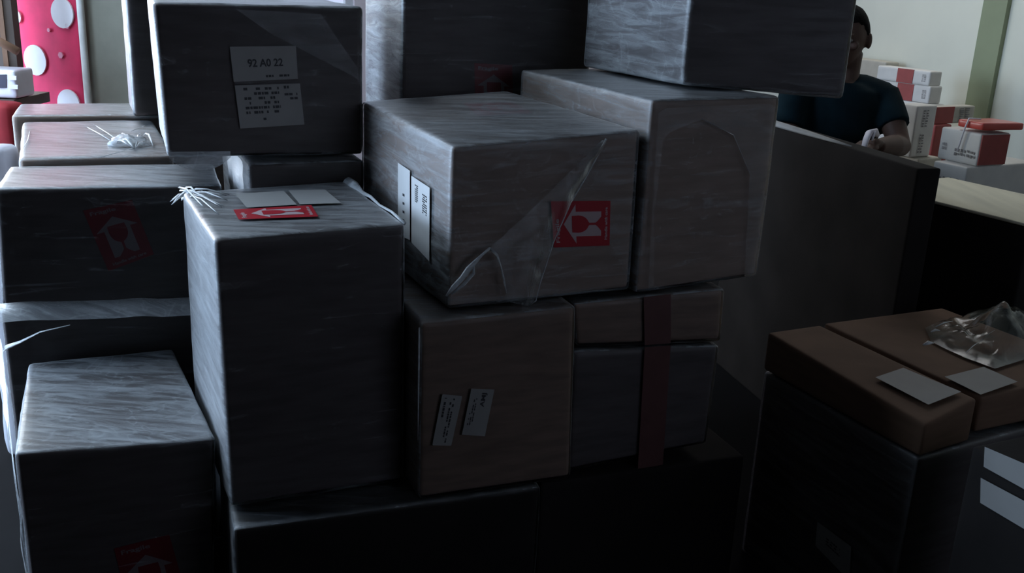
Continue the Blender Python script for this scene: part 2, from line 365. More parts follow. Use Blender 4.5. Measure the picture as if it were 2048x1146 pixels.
ARROW = [(.5, .19), (.93, .40), (.77, .40), (.77, .84), (.23, .84), (.23, .40), (.07, .40)]
def goblet():
    p = [(.33, .36)]
    for k in range(1, 10):                       # bowl
        t = math.pi * (1 - k / 10); p.append((.5 + .19 * math.cos(t), .40 + .21 * math.sin(t)))
    p = [(.32, .33)] + [(.5 - .19 * math.cos(math.pi * .5 * k / 6), .44 + .18 * math.sin(math.pi * .5 * k / 6)) for k in range(6)]
    p += [(.475, .63), (.475, .74), (.43, .78), (.34, .84), (.34, .845)]
    q = [(1 - a, b) for a, b in p][::-1]
    return p + q
GOBLET = goblet()
def fragile(c, f, quad, label='red fragile sticker with a white arrow and a glass in it', off=.0024, shaded=False):
    mr_, mw_ = ('red_shaded', 'white_shaded') if shaded else ('red', 'sticker_white')
    g = c.patch(f, quad)
    st = c.sheet('warning_sticker', g, M[mr_], off, label=label)
    c.poly('arrow_print', g, [ARROW[::1]], M[mw_], off + .0006, st)
    c.poly('glass_print', g, [GOBLET[::-1]], M[mr_], off + .0012, st)
    c.text('word_print', g, 'Fragile', (.10, .05, .62, .13), M[mw_], off + .0006, st)
    c.text('caption_print', g, 'Handle with care', (.14, .90, .86, .95), M[mw_], off + .0006, st)
    return st
def bars(rnd, x0, y0, x1, y1, rows, fill=.7, along='x'):
    out = []
    for r in range(rows):
        ya = y0 + (y1 - y0) * (r + .2) / rows; yb = y0 + (y1 - y0) * (r + .75) / rows; x = x0
        while x < x1 - .01:
            w = rnd.uniform(.02, .07); 
            if rnd.random() < fill: out.append([(x, ya), (min(x + w, x1), ya), (min(x + w, x1), yb), (x, yb)])
            x += w + .012
    return out

# ------------------------------------------------------------------ the room
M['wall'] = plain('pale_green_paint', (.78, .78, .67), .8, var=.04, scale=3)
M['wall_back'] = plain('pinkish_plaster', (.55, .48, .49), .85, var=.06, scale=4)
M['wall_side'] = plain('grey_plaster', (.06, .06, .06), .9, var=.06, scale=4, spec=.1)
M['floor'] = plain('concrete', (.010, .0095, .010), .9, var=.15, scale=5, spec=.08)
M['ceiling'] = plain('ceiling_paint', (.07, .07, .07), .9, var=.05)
M['trim'] = plain('olive_trim', (.27, .31, .19), .6, var=.06, scale=6)
M['frame_grey'] = plain('window_frame_grey', (.5, .5, .5), .5)
def slab(name, u0, u1, v0, v1, z0, z1, mat):
    mb = MB(); mb.box(uv(u0, v0, z0), U * (u1 - u0), V * (v1 - v0), Vector((0, 0, z1 - z0)))
    return tag(mb.build(name, M[mat], None, False), kind='structure')
T_ = .12
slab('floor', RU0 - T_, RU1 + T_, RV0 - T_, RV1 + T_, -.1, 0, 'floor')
mb = MB()
for u0, u1, v0, v1 in ((RU0 - T_, FILL_TOP[0], RV0 - T_, RV1 + T_), (FILL_TOP[1], FILL_TOP2[0], RV0 - T_, RV1 + T_), (FILL_TOP2[1], RU1 + T_, RV0 - T_, RV1 + T_), (FILL_TOP2[0], FILL_TOP2[1], RV0 - T_, FILL_TOP2[2]), (FILL_TOP2[0], FILL_TOP2[1], FILL_TOP2[3], RV1 + T_), (FILL_TOP[0], FILL_TOP[1], RV0 - T_, FILL_TOP[2]), (FILL_TOP[0], FILL_TOP[1], FILL_TOP[3], RV1 + T_)):
    mb.box(uv(u0, v0, RZ), U * (u1 - u0), V * (v1 - v0), Vector((0, 0, .1)))
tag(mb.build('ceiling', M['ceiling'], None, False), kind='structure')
slab('wall_right', RU1, RU1 + T_, RV0, RV1, 0, RZ, 'wall')
def wall_with_hole(name, along, lo, hi, pos, hole, mat, sgn):
    mb = MB()
    a0, a1, z0, z1 = hole
    def blk(s0, s1, q0, q1):
        if s1 - s0 < .01 or q1 - q0 < .01: return
        if along == 'u': mb.box(uv(s0, pos, q0), U * (s1 - s0), V * T_ * sgn, Vector((0, 0, q1 - q0)))
        else: mb.box(uv(pos, s0, q0), V * (s1 - s0), U * T_ * sgn, Vector((0, 0, q1 - q0)))
    blk(lo, a0, 0, RZ); blk(a1, hi, 0, RZ); blk(a0, a1, 0, z0); blk(a0, a1, z1, RZ)
    return tag(mb.build(name, M[mat], None, False), kind='structure')
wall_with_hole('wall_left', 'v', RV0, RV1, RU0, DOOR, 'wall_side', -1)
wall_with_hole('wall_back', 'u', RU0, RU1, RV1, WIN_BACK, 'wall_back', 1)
wall_with_hole('wall_front', 'u', RU0, RU1, RV0, FILL_FRONT, 'wall_side', -1)
# window frame in the back wall
mb = MB(); a0, a1, z0, z1 = WIN_BACK
for z in (z0, z1 - .05): mb.box(uv(a0, RV1 + .03, z), U * (a1 - a0), V * .05, Vector((0, 0, .05)))
for k in range(5):
    u = a0 + (a1 - a0 - .05) * k / 4; mb.box(uv(u, RV1 + .03, z0), U * .05, V * .05, Vector((0, 0, z1 - z0)))
tag(mb.build('window_1', M['frame_grey'], None, False), kind='structure')
# olive conduit strip on the right wall
pA = at_plane(2000, 0, uv(RU1, 0, 0), U); vt = pA.dot(V)
mb = MB(); mb.box(uv(RU1 - .03, vt - .075, 0), U * .03, V * .15, Vector((0, 0, RZ)))
tag(mb.build('trim_1', M['trim'], None, False), kind='structure')

# ------------------------------------------------------------------ cartons of the big stack
M['board_black'] = plain('shaded_cardboard', (.022, .019, .018), .9, var=.2, scale=6, spec=.15)  # near-black board copy; the shade on these cartons is in its colour
rnd = random.Random(4)
C = {}; OFF = .0092
def carton(k, label, **kw): C[k] = Carton(BOX[k], label, seed=float(len(C) * 3.7 + 1), **kw); return C[k]
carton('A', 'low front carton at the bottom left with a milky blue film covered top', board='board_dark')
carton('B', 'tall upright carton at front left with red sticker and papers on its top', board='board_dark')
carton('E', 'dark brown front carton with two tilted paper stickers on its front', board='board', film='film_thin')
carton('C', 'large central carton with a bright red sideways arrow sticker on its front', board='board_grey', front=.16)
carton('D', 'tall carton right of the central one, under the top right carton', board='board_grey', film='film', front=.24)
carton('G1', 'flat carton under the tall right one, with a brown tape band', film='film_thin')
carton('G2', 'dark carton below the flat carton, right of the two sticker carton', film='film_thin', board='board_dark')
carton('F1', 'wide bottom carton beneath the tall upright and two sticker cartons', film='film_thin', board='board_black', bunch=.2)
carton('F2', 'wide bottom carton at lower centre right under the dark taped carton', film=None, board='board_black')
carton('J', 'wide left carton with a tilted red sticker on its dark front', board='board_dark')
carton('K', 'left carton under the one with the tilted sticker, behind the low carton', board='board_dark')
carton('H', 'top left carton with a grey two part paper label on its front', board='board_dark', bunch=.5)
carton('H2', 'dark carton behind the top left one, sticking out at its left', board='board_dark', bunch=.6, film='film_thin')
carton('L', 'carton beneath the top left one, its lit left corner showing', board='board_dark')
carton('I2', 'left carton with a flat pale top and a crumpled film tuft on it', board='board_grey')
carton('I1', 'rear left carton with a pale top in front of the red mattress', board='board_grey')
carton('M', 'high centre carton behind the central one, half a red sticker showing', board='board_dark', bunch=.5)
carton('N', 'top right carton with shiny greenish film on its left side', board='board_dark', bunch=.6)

# stickers and labels
fragile(C['C'], 'front', [(1104, 493), (1098, 401), (1215, 489), (1217, 400)], 'bright red fragile sticker turned sideways, arrow pointing left', .0092)
fragile(C['J'], 'front', [(166, 421), (264, 399), (217, 542), (308, 508)], 'dark red fragile sticker pasted at a tilt', shaded=True)
fragile(C['B'], 'top', [(478, 447), (467, 427), (637, 441), (623, 418)], 'red fragile sticker lying sideways on the top', .0092)
fragile(C['M'], 'front', [(948, 126), (1024, 130), (950, 236), (1026, 238)], 'faint red fragile sticker, lower half hidden', shaded=True)
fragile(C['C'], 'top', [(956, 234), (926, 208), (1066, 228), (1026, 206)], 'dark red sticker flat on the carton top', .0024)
fragile(C['A'], 'front', [(228, 1096), (338, 1068), (262, 1234), (376, 1200)], 'red fragile sticker near the bottom of the front', shaded=True)

c = C['H']; g = c.patch('front', [(458, 93), (590, 91), (466, 163), (594, 157)])
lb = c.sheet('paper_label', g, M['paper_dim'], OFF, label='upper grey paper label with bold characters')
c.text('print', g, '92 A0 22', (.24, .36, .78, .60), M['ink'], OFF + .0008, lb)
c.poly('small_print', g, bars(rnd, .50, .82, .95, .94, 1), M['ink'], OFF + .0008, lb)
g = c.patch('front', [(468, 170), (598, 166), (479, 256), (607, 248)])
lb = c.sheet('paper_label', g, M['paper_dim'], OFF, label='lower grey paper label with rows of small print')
c.poly('small_print', g, bars(rnd, .12, .04, .66, .70, 6, .55) + bars(rnd, .3, .76, .55, .86, 1), M['ink'], OFF + .0008, lb)
c.poly('code_block', g, bars(rnd, .74, .02, .82, .14, 1, 1) + bars(rnd, .74, .2, .94, .4, 2, .9), M['ink'], OFF + .0008, lb)

c = C['C']
for q, lab, art in (([(803, 325), (827, 341), (803, 468), (827, 480)], 'narrow white label on the left side', 0),
                    ([(830, 351), (867, 375), (830, 484), (866, 522)], 'wider white label with print on the left side', 1)):
    g = c.patch('left', q); lb = c.sheet('paper_label', g, M['paper'], OFF, label=lab)
    if art:
        for rc in ((.22, .08, .38, .34), (.62, .14, .86, .42)): c.poly('small_print', g, bars(rnd, *rc, 9, .85), M['ink'], OFF + .0008, lb)
    else: c.poly('small_print', g, [[(.42, y), (.56, y), (.56, y + .035), (.42, y + .035)] for y in (.38, .5, .62, .74)], M['ink'], OFF + .0008, lb)

c = C['B']
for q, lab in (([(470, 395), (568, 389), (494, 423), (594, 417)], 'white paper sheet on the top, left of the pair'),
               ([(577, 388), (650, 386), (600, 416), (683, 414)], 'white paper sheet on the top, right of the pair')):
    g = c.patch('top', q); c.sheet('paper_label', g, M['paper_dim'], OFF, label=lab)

c = C['E']
g = c.patch('front', [(862, 887), (882, 785), (900, 888), (922, 789)])    # turned: reads upwards
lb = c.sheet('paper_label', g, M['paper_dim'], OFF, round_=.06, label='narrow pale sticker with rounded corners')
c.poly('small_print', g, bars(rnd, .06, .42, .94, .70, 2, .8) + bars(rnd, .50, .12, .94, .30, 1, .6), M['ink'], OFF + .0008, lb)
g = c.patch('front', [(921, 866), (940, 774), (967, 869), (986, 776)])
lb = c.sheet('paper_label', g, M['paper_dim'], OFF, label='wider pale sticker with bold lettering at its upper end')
c.text('print', g, 'AMJ', (.62, .50, .92, .74), M['ink'], OFF + .0008, lb)
c.poly('small_print', g, bars(rnd, .22, .10, .80, .36, 3, .7), M['ink'], OFF + .0008, lb)

hE = C['E'].h; mb = MB(); mb.tube([hE.at(0, 0, z) + Vector((-.006, -.007, 0)) for z in (.35, .5, .65, .8, .92, .985)], [.0006, .0014, .0022, .0026, .0028, .002], 6, flat=.6)
mb.build('film_crease', M['film_roll'], C['E'].root, label='pale film crease down the left front edge')
# brown tape bands down the right cartons
for k, q in (('G1', [(1284, 592), (1338, 586), (1286, 688), (1338, 684)]), ('G2', [(1286, 692), (1338, 688), (1272, 936), (1322, 926)])):
    g = C[k].patch('front', q); C[k].sheet('tape_band', g, M['tape'], OFF, label='reddish brown tape band')
"""
"""
# ------------------------------------------------------------------ loose film
def grid_sheet(name, fn, nu, nv, mat, parent=None, label=None, solid=0):
    vs = [fn(i / nu, j / nv) for j in range(nv + 1) for i in range(nu + 1)]
    fs = [(j * (nu + 1) + i, j * (nu + 1) + i + 1, (j + 1) * (nu + 1) + i + 1, (j + 1) * (nu + 1) + i) for j in range(nv) for i in range(nu)]
    o = mesh(name, vs, fs, M[mat], parent, True, label)
    if solid:
        md = o.modifiers.new('thickness', 'SOLIDIFY'); md.thickness = solid; md.offset = 0
    return o
def poly_path(pts, t):
    d = [0]
    for a, b in zip(pts, pts[1:]): d.append(d[-1] + (Vector(b) - Vector(a)).length)
    s = t * d[-1]
    for i in range(len(pts) - 1):
        if s <= d[i + 1] + 1e-9:
            k = (s - d[i]) / max(1e-9, d[i + 1] - d[i]); return Vector(pts[i]) * (1 - k) + Vector(pts[i + 1]) * k
    return Vector(pts[-1])
def on_front(c, px, py, off):
    x, y = c.h.solve('front', px, py); return c.h.face('front', x, y) + c.h.normal('front', .5, .5) * off
# torn film stretched over the front of the central carton
c = C['C']
left = [on_front(c, *p) for p in ((1198, 278, .012), (1100, 372, .02), (1000, 462, .028), (968, 490, .03), (990, 525, .03), (1000, 565, .026), (1003, 596, .022))]
right = [on_front(c, *p) for p in ((1207, 276, .012), (1172, 338, .018), (1132, 402, .022), (1096, 480, .026), (1068, 560, .03), (1060, 594, .03), (1046, 604, .03))]
def tent(a, b):
    p = poly_path(left, b) * (1 - a) + poly_path(right, b) * a
    return p + c.h.normal('front', .5, .5) * (.006 * noise.noise(p * 30) + .006 * math.sin(a * math.pi))
ft = grid_sheet('loose_film', tent, 14, 30, 'film_loose')
tag(ft, 'torn veil of clear film hanging slanted over the front of the central carton', 'plastic film')
mb = MB(); mb.tube(right, [.0035, .0025, .0022, .002, .002, .0018, .0015], 6, flat=.5)
mb.build('torn_edge', M['film_milky'], ft, label='straight milky edge of the film')
st = [on_front(c, *p) for p in ((882, 584, .03), (896, 566, .032), (912, 548, .034), (925, 530, .034), (940, 514, .034), (952, 502, .033), (968, 489, .032))]
mb = MB(); mb.tube(st, [.003, .007, .0075, .0085, .006, .0035, .004], 8, flat=.5)
mb.tube([on_front(c, *p) for p in ((892, 580, .032), (914, 560, .036), (934, 538, .036), (936, 516, .034))], [.002, .004, .004, .0015], 8, flat=.5)
mb.build('twisted_strand', M['film_roll'], ft, label='bright twisted strand of film')
mb = MB(); mb.tube([on_front(c, *p) for p in ((968, 489, .032), (982, 503, .032), (990, 525, .03), (997, 552, .028), (1003, 580, .026))], [.003, .003, .002, .003, .001], 8, flat=.5)
mb.build('rolled_edge', M['film_milky'], ft)

# bunched film on the back left corner of the tall upright carton
h = C['B'].h; p0 = h.at(0, 1, 1)
mb = MB()
rnd = random.Random(11)
for k in range(11):
    a = rnd.uniform(.05, .5); b = rnd.uniform(.45, .95)
    q = h.at(a * .55, 1 - b * .6 * rnd.uniform(.4, 1), 1) + Vector((0, 0, .006))
    m = (p0 + q) / 2 + Vector((0, 0, .007 + .006 * rnd.random()))
    s0 = p0 + Vector((rnd.uniform(-.012, .008), rnd.uniform(-.02, .01), rnd.uniform(-.02, .02)))
    mb.tube([s0, s0 * .5 + m * .5 + Vector((0, 0, .008)), m, m * .4 + q * .6, q], [.003, .0028, .002, .0015, .0008], 6, flat=.35)
for k in range(4):
    e = p0 + Vector((-.02 - .012 * rnd.random(), -.02 * rnd.random(), rnd.uniform(-.03, .012)))
    mb.tube([p0, (p0 + e) / 2 + Vector((0, 0, .004)), e], [.005, .004, .0008], 6, flat=.4)
mb.build('film_tuft', M['film_milky'], C['B'].root, label='bunched film creases at the back left corner')
# milky creases along its right top edge and the corner tip
mb = MB()
e = [h.at(1, 1 - t, 1) + Vector((.004, 0, .006 + .003 * math.sin(t * 17))) for t in (0, .15, .3, .45, .6, .8, 1)]
mb.tube(e, [.013, .012, .006, .004, .003, .003, .004], 8, flat=.5)
mb.build('film_crease', M['film_milky'], C['B'].root)
# film spike at the lower left front edge of the tall carton
q0 = h.at(0, 0, .55); q1 = h.at(0, 0, .30)

def tuft(name, label, pts, rad, mat, parent=None, seed=0, n=9):
    """crumpled pouch of film: a bumpy flattened blob of folds"""
    r0 = random.Random(seed); mb = MB(); c0 = sum((Vector(p) for p in pts), Vector()) / len(pts)
    fn = lambda d, p: p * (1 + .35 * noise.noise(d * 2.6 + Vector((seed, 0, 0))) + .22 * noise.noise(d * 6 + Vector((0, seed, 0))))
    mb.ell(c0, rad, 28, 16, None, fn)
    for k in range(n):
        a = pts[r0.randrange(len(pts))]; b = pts[r0.randrange(len(pts))]
        if (Vector(a) - Vector(b)).length < 1e-4: continue
        m = (Vector(a) + Vector(b)) / 2 + Vector((r0.uniform(-.01, .01), r0.uniform(-.01, .01), rad[2] * r0.uniform(.7, 1.1)))
        mb.tube([a, Vector(a) * .5 + m * .5 + Vector((0, 0, .006)), m, m * .5 + Vector(b) * .5, b], [.001, .003, .004, .003, .001], 6, flat=.4)
    return mb.build(name, M[mat], parent, True, label)
z2 = BOX['I2'][0][2] + .012
pts = [at_z(x, y, z2) for x, y in ((212, 300), (240, 272), (285, 272), (306, 292), (270, 298), (232, 290))]
cc = sum(pts, Vector()) / 6
tf = tuft('film_tuft', None, pts, (.055, .05, .022), 'film_milky', C['I2'].root, 3)
tf['label'] = 'crumpled tuft of film on the pale top'
# film creases running over the same top
mb = MB()
for (xa, ya), (xb, yb) in (((162, 248), (232, 288)), ((178, 243), (248, 290)), ((196, 316), (300, 285)), ((262, 262), (300, 246)), ((60, 260), (45, 300))):
    mb.tube([at_z(xa, ya, z2), at_z((xa + xb) / 2 + 3, (ya + yb) / 2, z2 + .004), at_z(xb, yb, z2)], [.0012, .002, .001], 6, flat=.4)
mb.build('film_crease', M['film_milky'], C['I2'].root)
# crumpled film at the lit corner under the top left carton
h = C['L'].h; 
def lf(a, b):
    p = h.face('left', .42 + .58 * a, .0 + .22 * b); 
    return p - U * (.016 + .010 * noise.noise(p * 22)) 
grid_sheet('film_fold', lf, 14, 10, 'film_milky', C['L'].root, 'milky fold of film over the lit corner')
# sagging film lip below the front of the top left carton
h = C['H'].h
def lip(a, b):
    p = h.at(.0 + .30 * a, 0, 0); s = math.sin(min(1, a * 1.02) * math.pi) ** .7
    return p - V * (.008 + .012 * s * b) + Vector((0, 0, .01 - (.016 + .030 * s) * b))
grid_sheet('film_lip', lip, 16, 5, 'film_milky', C['H'].root, 'sagging lip of film')
# film drape on the front of the top left carton
def fan(a, b):
    px = 470 + 70 * b + (640 - 470) * a + 25 * b * a; py = 18 + 140 * b * (.35 + .65 * a) + 10 * a
    x, y = h.solve('front', min(px, 715), py); p = h.face('front', x, y)
    return p + h.normal('front', .5, .5) * (.010 + .004 * noise.noise(p * 25))
grid_sheet('film_layer', fan, 12, 12, 'film_thin', C['H'].root, 'extra film layer slanting over the upper right of the front')
# arched film layer over the front of the tall right carton
hD = C['D'].h
def fD(px, py, off):
    x, y = hD.solve('front', px, py); return hD.face('front', x, y) + hD.normal('front', .5, .5) * off
oo = [fD(*p, .011) for p in ((1292, 575), (1300, 400), (1312, 216), (1430, 210), (1546, 206), (1530, 380), (1508, 548))]
ii = [fD(*p, .014) for p in ((1302, 575), (1302, 420), (1322, 268), (1396, 236), (1460, 268), (1492, 345), (1482, 552))]
def arch(a, b):
    p = poly_path(oo, b) * (1 - a) + poly_path(ii, b) * a
    return p + hD.normal('front', .5, .5) * (.003 * noise.noise(p * 30))
grid_sheet('film_layer', arch, 6, 40, 'film_thin', C['D'].root, 'arched extra layer of film on the front')
mb = MB(); mb.tube(ii[3:6], [.0008, .0016, .0008], 6, flat=.5); mb.build('film_crease', M['film_loose'], C['D'].root)
# ledge of film under the front of the carton with the tilted sticker
hJ = C['J'].h
def ledge(a, b):
    p = hJ.at(-.02 + 1.0 * a, 0, 0)
    return p - V * (.010 + .050 * b) + Vector((0, 0, .012 - .022 * b - .012 * b * b + .006 * noise.noise(p * 12)))
grid_sheet('film_ledge', ledge, 24, 5, 'film_milky', C['J'].root, 'milky ledge of film along the bottom edge')
# film bulging at the left end of the sticker carton and hanging beside the low front carton
h = C['J'].h
def side(a, b):
    p = h.face('left', .75 + .25 * a, b * 1.0)
    return p - U * (.012 + .022 * math.sin(b * math.pi) * (.6 + .4 * a) + .008 * noise.noise(p * 18)) - V * (.012 * a)
grid_sheet('film_bulge', side, 10, 16, 'film', C['J'].root, 'milky bulge of film at the left end')
hk = C['K'].h; ha = C['A'].h
tp = [at(-14, 640, 2.36), at(2, 690, 2.30), at(10, 760, 2.20), at(18, 850, 2.05), at(30, 960, 1.93), at(44, 1060, 1.88), at(56, 1160, 1.86)]
tl = [p + Vector((-.035 - .01 * math.sin(k), .05, .01)) for k, p in enumerate(tp)]
def hang(a, b):
    p = poly_path(tl, b) * (1 - a) + poly_path(tp, b) * a
    return p + Vector((.006 * noise.noise(p * 14), .012 * noise.noise(p * 9 + Vector((3, 0, 0))), 0))
fh = grid_sheet('hanging_film', hang, 8, 40, 'film_thin')
tag(fh, 'long strip of loose film hanging down the far left side of the low carton', 'plastic film')
mb = MB(); mb.tube(tp, [.004, .004, .003, .002, .002, .002, .002], 6, flat=.5); mb.build('film_edge', M['film_milky'], fh)
# bow of film from the left carton over the low one
mb = MB()
bow = [at(-6, 706, 2.30), at(14, 694, 2.29), at(40, 684, 2.288), at(80, 664, 2.286), at(140, 650, 2.286)]
mb.tube(bow, [.010, .007, .004, .002, .0012], 8, flat=.3)
mb.build('film_crease', M['film_milky'], C['K'].root)

# ------------------------------------------------------------------ long flat carton and pale topped carton at the right
def hex_from(ftl, u, v, w, d, h):
    o = Vector(ftl); dn = Vector((0, 0, -h))
    p = [o, o + u * w, o + v * d, o + u * w + v * d]
    return [list(q) for q in p + [q + dn for q in p]]
zP = None
pn = at(1836, 337, 2.98); zP = pn.z; pf = at_z(1555, 252, zP)
vP = (pf - pn); lenP = vP.length; vP.normalize(); uP = Vector((vP.y, -vP.x, 0))
C['P'] = Carton(hex_from(pn, uP, vP, .085, lenP + .35, zP), 'long dark flat carton standing on edge in front of the person', cat='carton', group='cartons at the right', board='board_black', film=None, seed=71)
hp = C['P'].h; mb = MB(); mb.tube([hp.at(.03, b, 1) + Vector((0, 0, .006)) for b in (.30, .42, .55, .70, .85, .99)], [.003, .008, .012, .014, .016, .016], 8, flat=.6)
M['lit_edge'] = plain('lit_edge_grey', (.30, .30, .30), .6)  # pale colour of the added strip stands in for light on the edge
mb.build('lit_edge_strip', M['lit_edge'], C['P'].root, label='light strip along the top edge')
pr = at(1882, 412, 3.2); zR = pr.z; pq = at_z(2048, 454, zR)
vR = (pr - pq).normalized(); uR = Vector((vR.y, -vR.x, 0)); lR = (pr - pq).length + .0
M['board_pale'] = plain('pale_cardboard', (.80, .75, .58), .8, var=.10, scale=2.2, stretch=(9, 1.2, 1))
C['R'] = Carton(hex_from(pq - vR * .02, uR, vR, .44, lR + .34, zR), 'pale topped carton at the right edge behind the brown cartons', group='cartons at the right', film=None, board='board_black', seed=81)
hR = C['R'].h; sl = Hexa([hR.at(a, b, 1) + Vector((0, 0, z)) for z in (.012, .001) for a, b in ((.0, .0), (1, .0), (.0, 1), (1, 1))])
mesh('pale_top', *shell(sl, 0, .004, 14, .001, 17.0)[:2], M['board_pale'], C['R'].root, label='pale top panel with faint stripes')  # pale sheet over the darkened board, so only the top looks lit

# ------------------------------------------------------------------ brown cartons at the lower right
for k, lab in (('S1', 'narrow brown flat carton at lower right with a pale label on its end'), ('S2', 'brown carton at lower right carrying the crumpled plastic bag')):
    carton(k, lab, group='brown cartons at the lower right', film=None, board='board_brown', name='flat_carton')
b1, b2 = BOX['S1'], BOX['S2']
low = [Vector(b1[4]) + U * .012 + V * .012, Vector(b2[5]), Vector(b1[6]) + U * .012, Vector(b2[7])]
low = [Vector((p.x, p.y, .574)) for p in low]
C['S3'] = Carton([list(p) for p in low] + [[p.x, p.y, 0] for p in low], 'large dark carton carrying the two brown cartons at lower right', group='brown cartons at the lower right', board='board_dark', film='film_thin', bunch=.2, seed=91)
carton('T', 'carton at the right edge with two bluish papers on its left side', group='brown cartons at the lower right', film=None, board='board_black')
c = C['S1']; g = c.patch('top', [(1750, 761), (1806, 742), (1856, 816), (1922, 790)])
c.sheet('paper_label', g, M['paper_dim'], OFF, label='pale paper label')
c = C['S2']; g = c.patch('top', [(1888, 760), (1966, 740), (1960, 796), (2034, 770)])
c.sheet('paper_label', g, M['paper_dim'], OFF, label='pale paper label at the front end')
c = C['S3']; g = c.patch('left', [(1640, 1042), (1708, 1092), (1636, 1090), (1704, 1160)])
lb = c.sheet('paper_label', g, M['paper_dim'], OFF, label='pale shipping label')
c.poly('small_print', g, bars(rnd, .3, .3, .7, .6, 3, .7), M['ink'], OFF + .0008, lb)
c = C['T']
g = c.patch('left', [(1976, 892), (2070, 932), (1974, 932), (2068, 984)])
c.sheet('paper_label', g, M['paper_dim'], OFF, label='upper bluish lit paper')
g = c.patch('left', [(1968, 954), (2070, 1008), (1967, 1004), (2068, 1064)])
c.sheet('paper_label', g, M['paper_dim'], OFF, label='lower bluish lit paper')
# crumpled clear plastic bag on the right brown carton
zS = BOX['S2'][1][2] + .004
out = [(1850, 656), (1885, 640), (1960, 634), (2040, 628), (2095, 646), (2100, 690), (2060, 716), (1990, 738), (1930, 716), (1895, 700), (1862, 684)]
O_ = [at_z(x, y, zS) for x, y in out]; cO = sum(O_, Vector()) / len(O_)
def bag(a, b):
    t = a * len(O_); i = int(t) % len(O_); k = t - int(t)
    rim = O_[i] * (1 - k) + O_[(i + 1) % len(O_)] * k
    p = cO * (1 - b) + rim * b
    hgt = (.055 * (1 - b ** 2) + .016) * (.75 + .9 * noise.noise(p * 11) + .5 * abs(noise.noise(p * 24 + Vector((4, 0, 0))))) * (1 - b ** 6)
    return p + Vector((0, 0, max(.001, hgt)))
M['bag'] = film_mat('plastic_bag', .06, .32, scale=(10, 10, 10), rough=.12, seed=12.0, col=(.62, .66, .58))
bg = grid_sheet('plastic_bag', bag, 66, 18, 'bag')
tag(bg, 'crumpled clear plastic bag lying on the right brown carton', 'plastic bag')
mb = MB()
for (xa, ya), (xb, yb), rr in (((1862, 664), (1880, 661), .004), ((1846, 690), (1868, 686), .006), ((1932, 705), (1962, 682), .0022), ((1870, 654), (1906, 642), .002), ((1962, 682), (1990, 660), .0015)):
    a, b = at_z(xa, ya, zS + .03), at_z(xb, yb, zS + .034)
    mb = MB(); mb.tube([a, (a + b) / 2 + Vector((0, 0, .004)), b], [rr * .4, rr, rr * .3], 6, flat=.5); mb.build('bag_crease', M['film_roll'], bg)


# ------------------------------------------------------------------ left background
M['quilt'] = plain('red_pink_quilted_fabric', (.72, .032, .11), .75, var=.22, scale=7, bump=.4)
M['dot'] = plain('white_print', (.82, .78, .80), .7, var=.04)
M['fleck'] = plain('pink_print', (.80, .30, .40), .7, var=.04)
M['tan'] = plain('tan_fibreboard', (.24, .23, .18), .85, var=.05, scale=20)
M['white_edge'] = plain('white_piping', (.75, .74, .70), .6)
M['wood'] = plain('brown_wood', (.27, .15, .09), .6, var=.25, scale=6, stretch=(1, 1, .2))
M['wood_dark'] = plain('dark_wood', (.085, .06, .045), .7, var=.2, scale=6, stretch=(1, 1, .2))
M['white_plastic'] = plain('white_plastic', (.72, .71, .76), .4, var=.04)
M['dark_plastic'] = plain('dark_plastic', (.03, .025, .05), .3)
M['red_cloth'] = plain('dark_red_cloth', (.30, .012, .018), .8, var=.15, scale=10)
def column(pl, pr, depth, width_back, top, z0=0.0):
    """upright block whose front face spans two photo columns at a given depth"""
    a = at(pl[0], pl[1], depth); b0 = at(pr[0], pr[1], depth); w = (b0 - a).dot(Vector((1, 0, 0)))
    b = a + Vector((1, 0, 0)) * w
    p = []
    for z in (top, z0):
        for k in (0, width_back):
            for q in (a, b): p.append(Vector((q.x, q.y + k, z)))
    return p
hx = column((38, 110), (164, 110), 4.25, .10, 1.95)
for k in (0, 2, 4, 6): hx[k] = hx[k] + ray(38, 110) * .16; hx[k].z = hx[k + 1].z
mt = thing('mattress', (hx[4] + hx[7]) / 2, 'narrow red mattress with white dots standing upright at the far left', 'mattress')
v, f, _ = shell(Hexa(hx), 0, .03, 18, .006, 5.0, bulge=.006); mesh('quilted_cover', v, f, M['quilt'], mt)
Hm = Hexa(hx); mb = MB()
def disc(cx, cy, r, n=24):
    x0, y0 = Hm.solve('front', cx, cy); ctr = Hm.face('front', x0, y0); x1, _y = Hm.solve('front', cx + r, cy)
    R_ = (Hm.face('front', x1, y0) - ctr).length
    ex = (hx[1] - hx[0]).normalized(); ps = [ctr + ex * (math.cos(2 * math.pi * k / n) * R_) + Vector((0, -.016, math.sin(2 * math.pi * k / n) * R_)) for k in range(n)]
    w = Vector((0, .012, 0)); xmin, xmax = hx[0].x + .004, hx[1].x - .004
    ps = [p + ex * ((min(max(p.x, xmin), xmax) - p.x) / ex.x) for p in ps]
    mb.add(ps + [p + w for p in ps], [tuple(range(n))] + [(k, k + n, (k + 1) % n + n, (k + 1) % n) for k in range(n)])
for d in ((127, 26, 22), (73, 120, 22), (140, 208, 22), (36, 34, 9)):
    mb = MB(); disc(*d); mb.build('dot_print', M['dot'], mt, False, label='white dot')
for d in ((137, 52, 4), (124, 110, 5), (100, 60, 3), (60, 186, 3)):
    mb = MB(); disc(*d, n=6); mb.build('fleck_print', M['fleck'], mt, False)
mb = MB(); e = Vector((hx[1].x + .012, hx[1].y - .004, 0)); mb.tube([Vector((e.x, e.y, z)) for z in (.02, .5, 1.0, 1.5, 1.93)], .016, 8)
mb.build('piping', M['white_edge'], mt, label='white piping along the right edge')
hx = column((175, 110), (300, 110), 4.27, .3, 2.1)
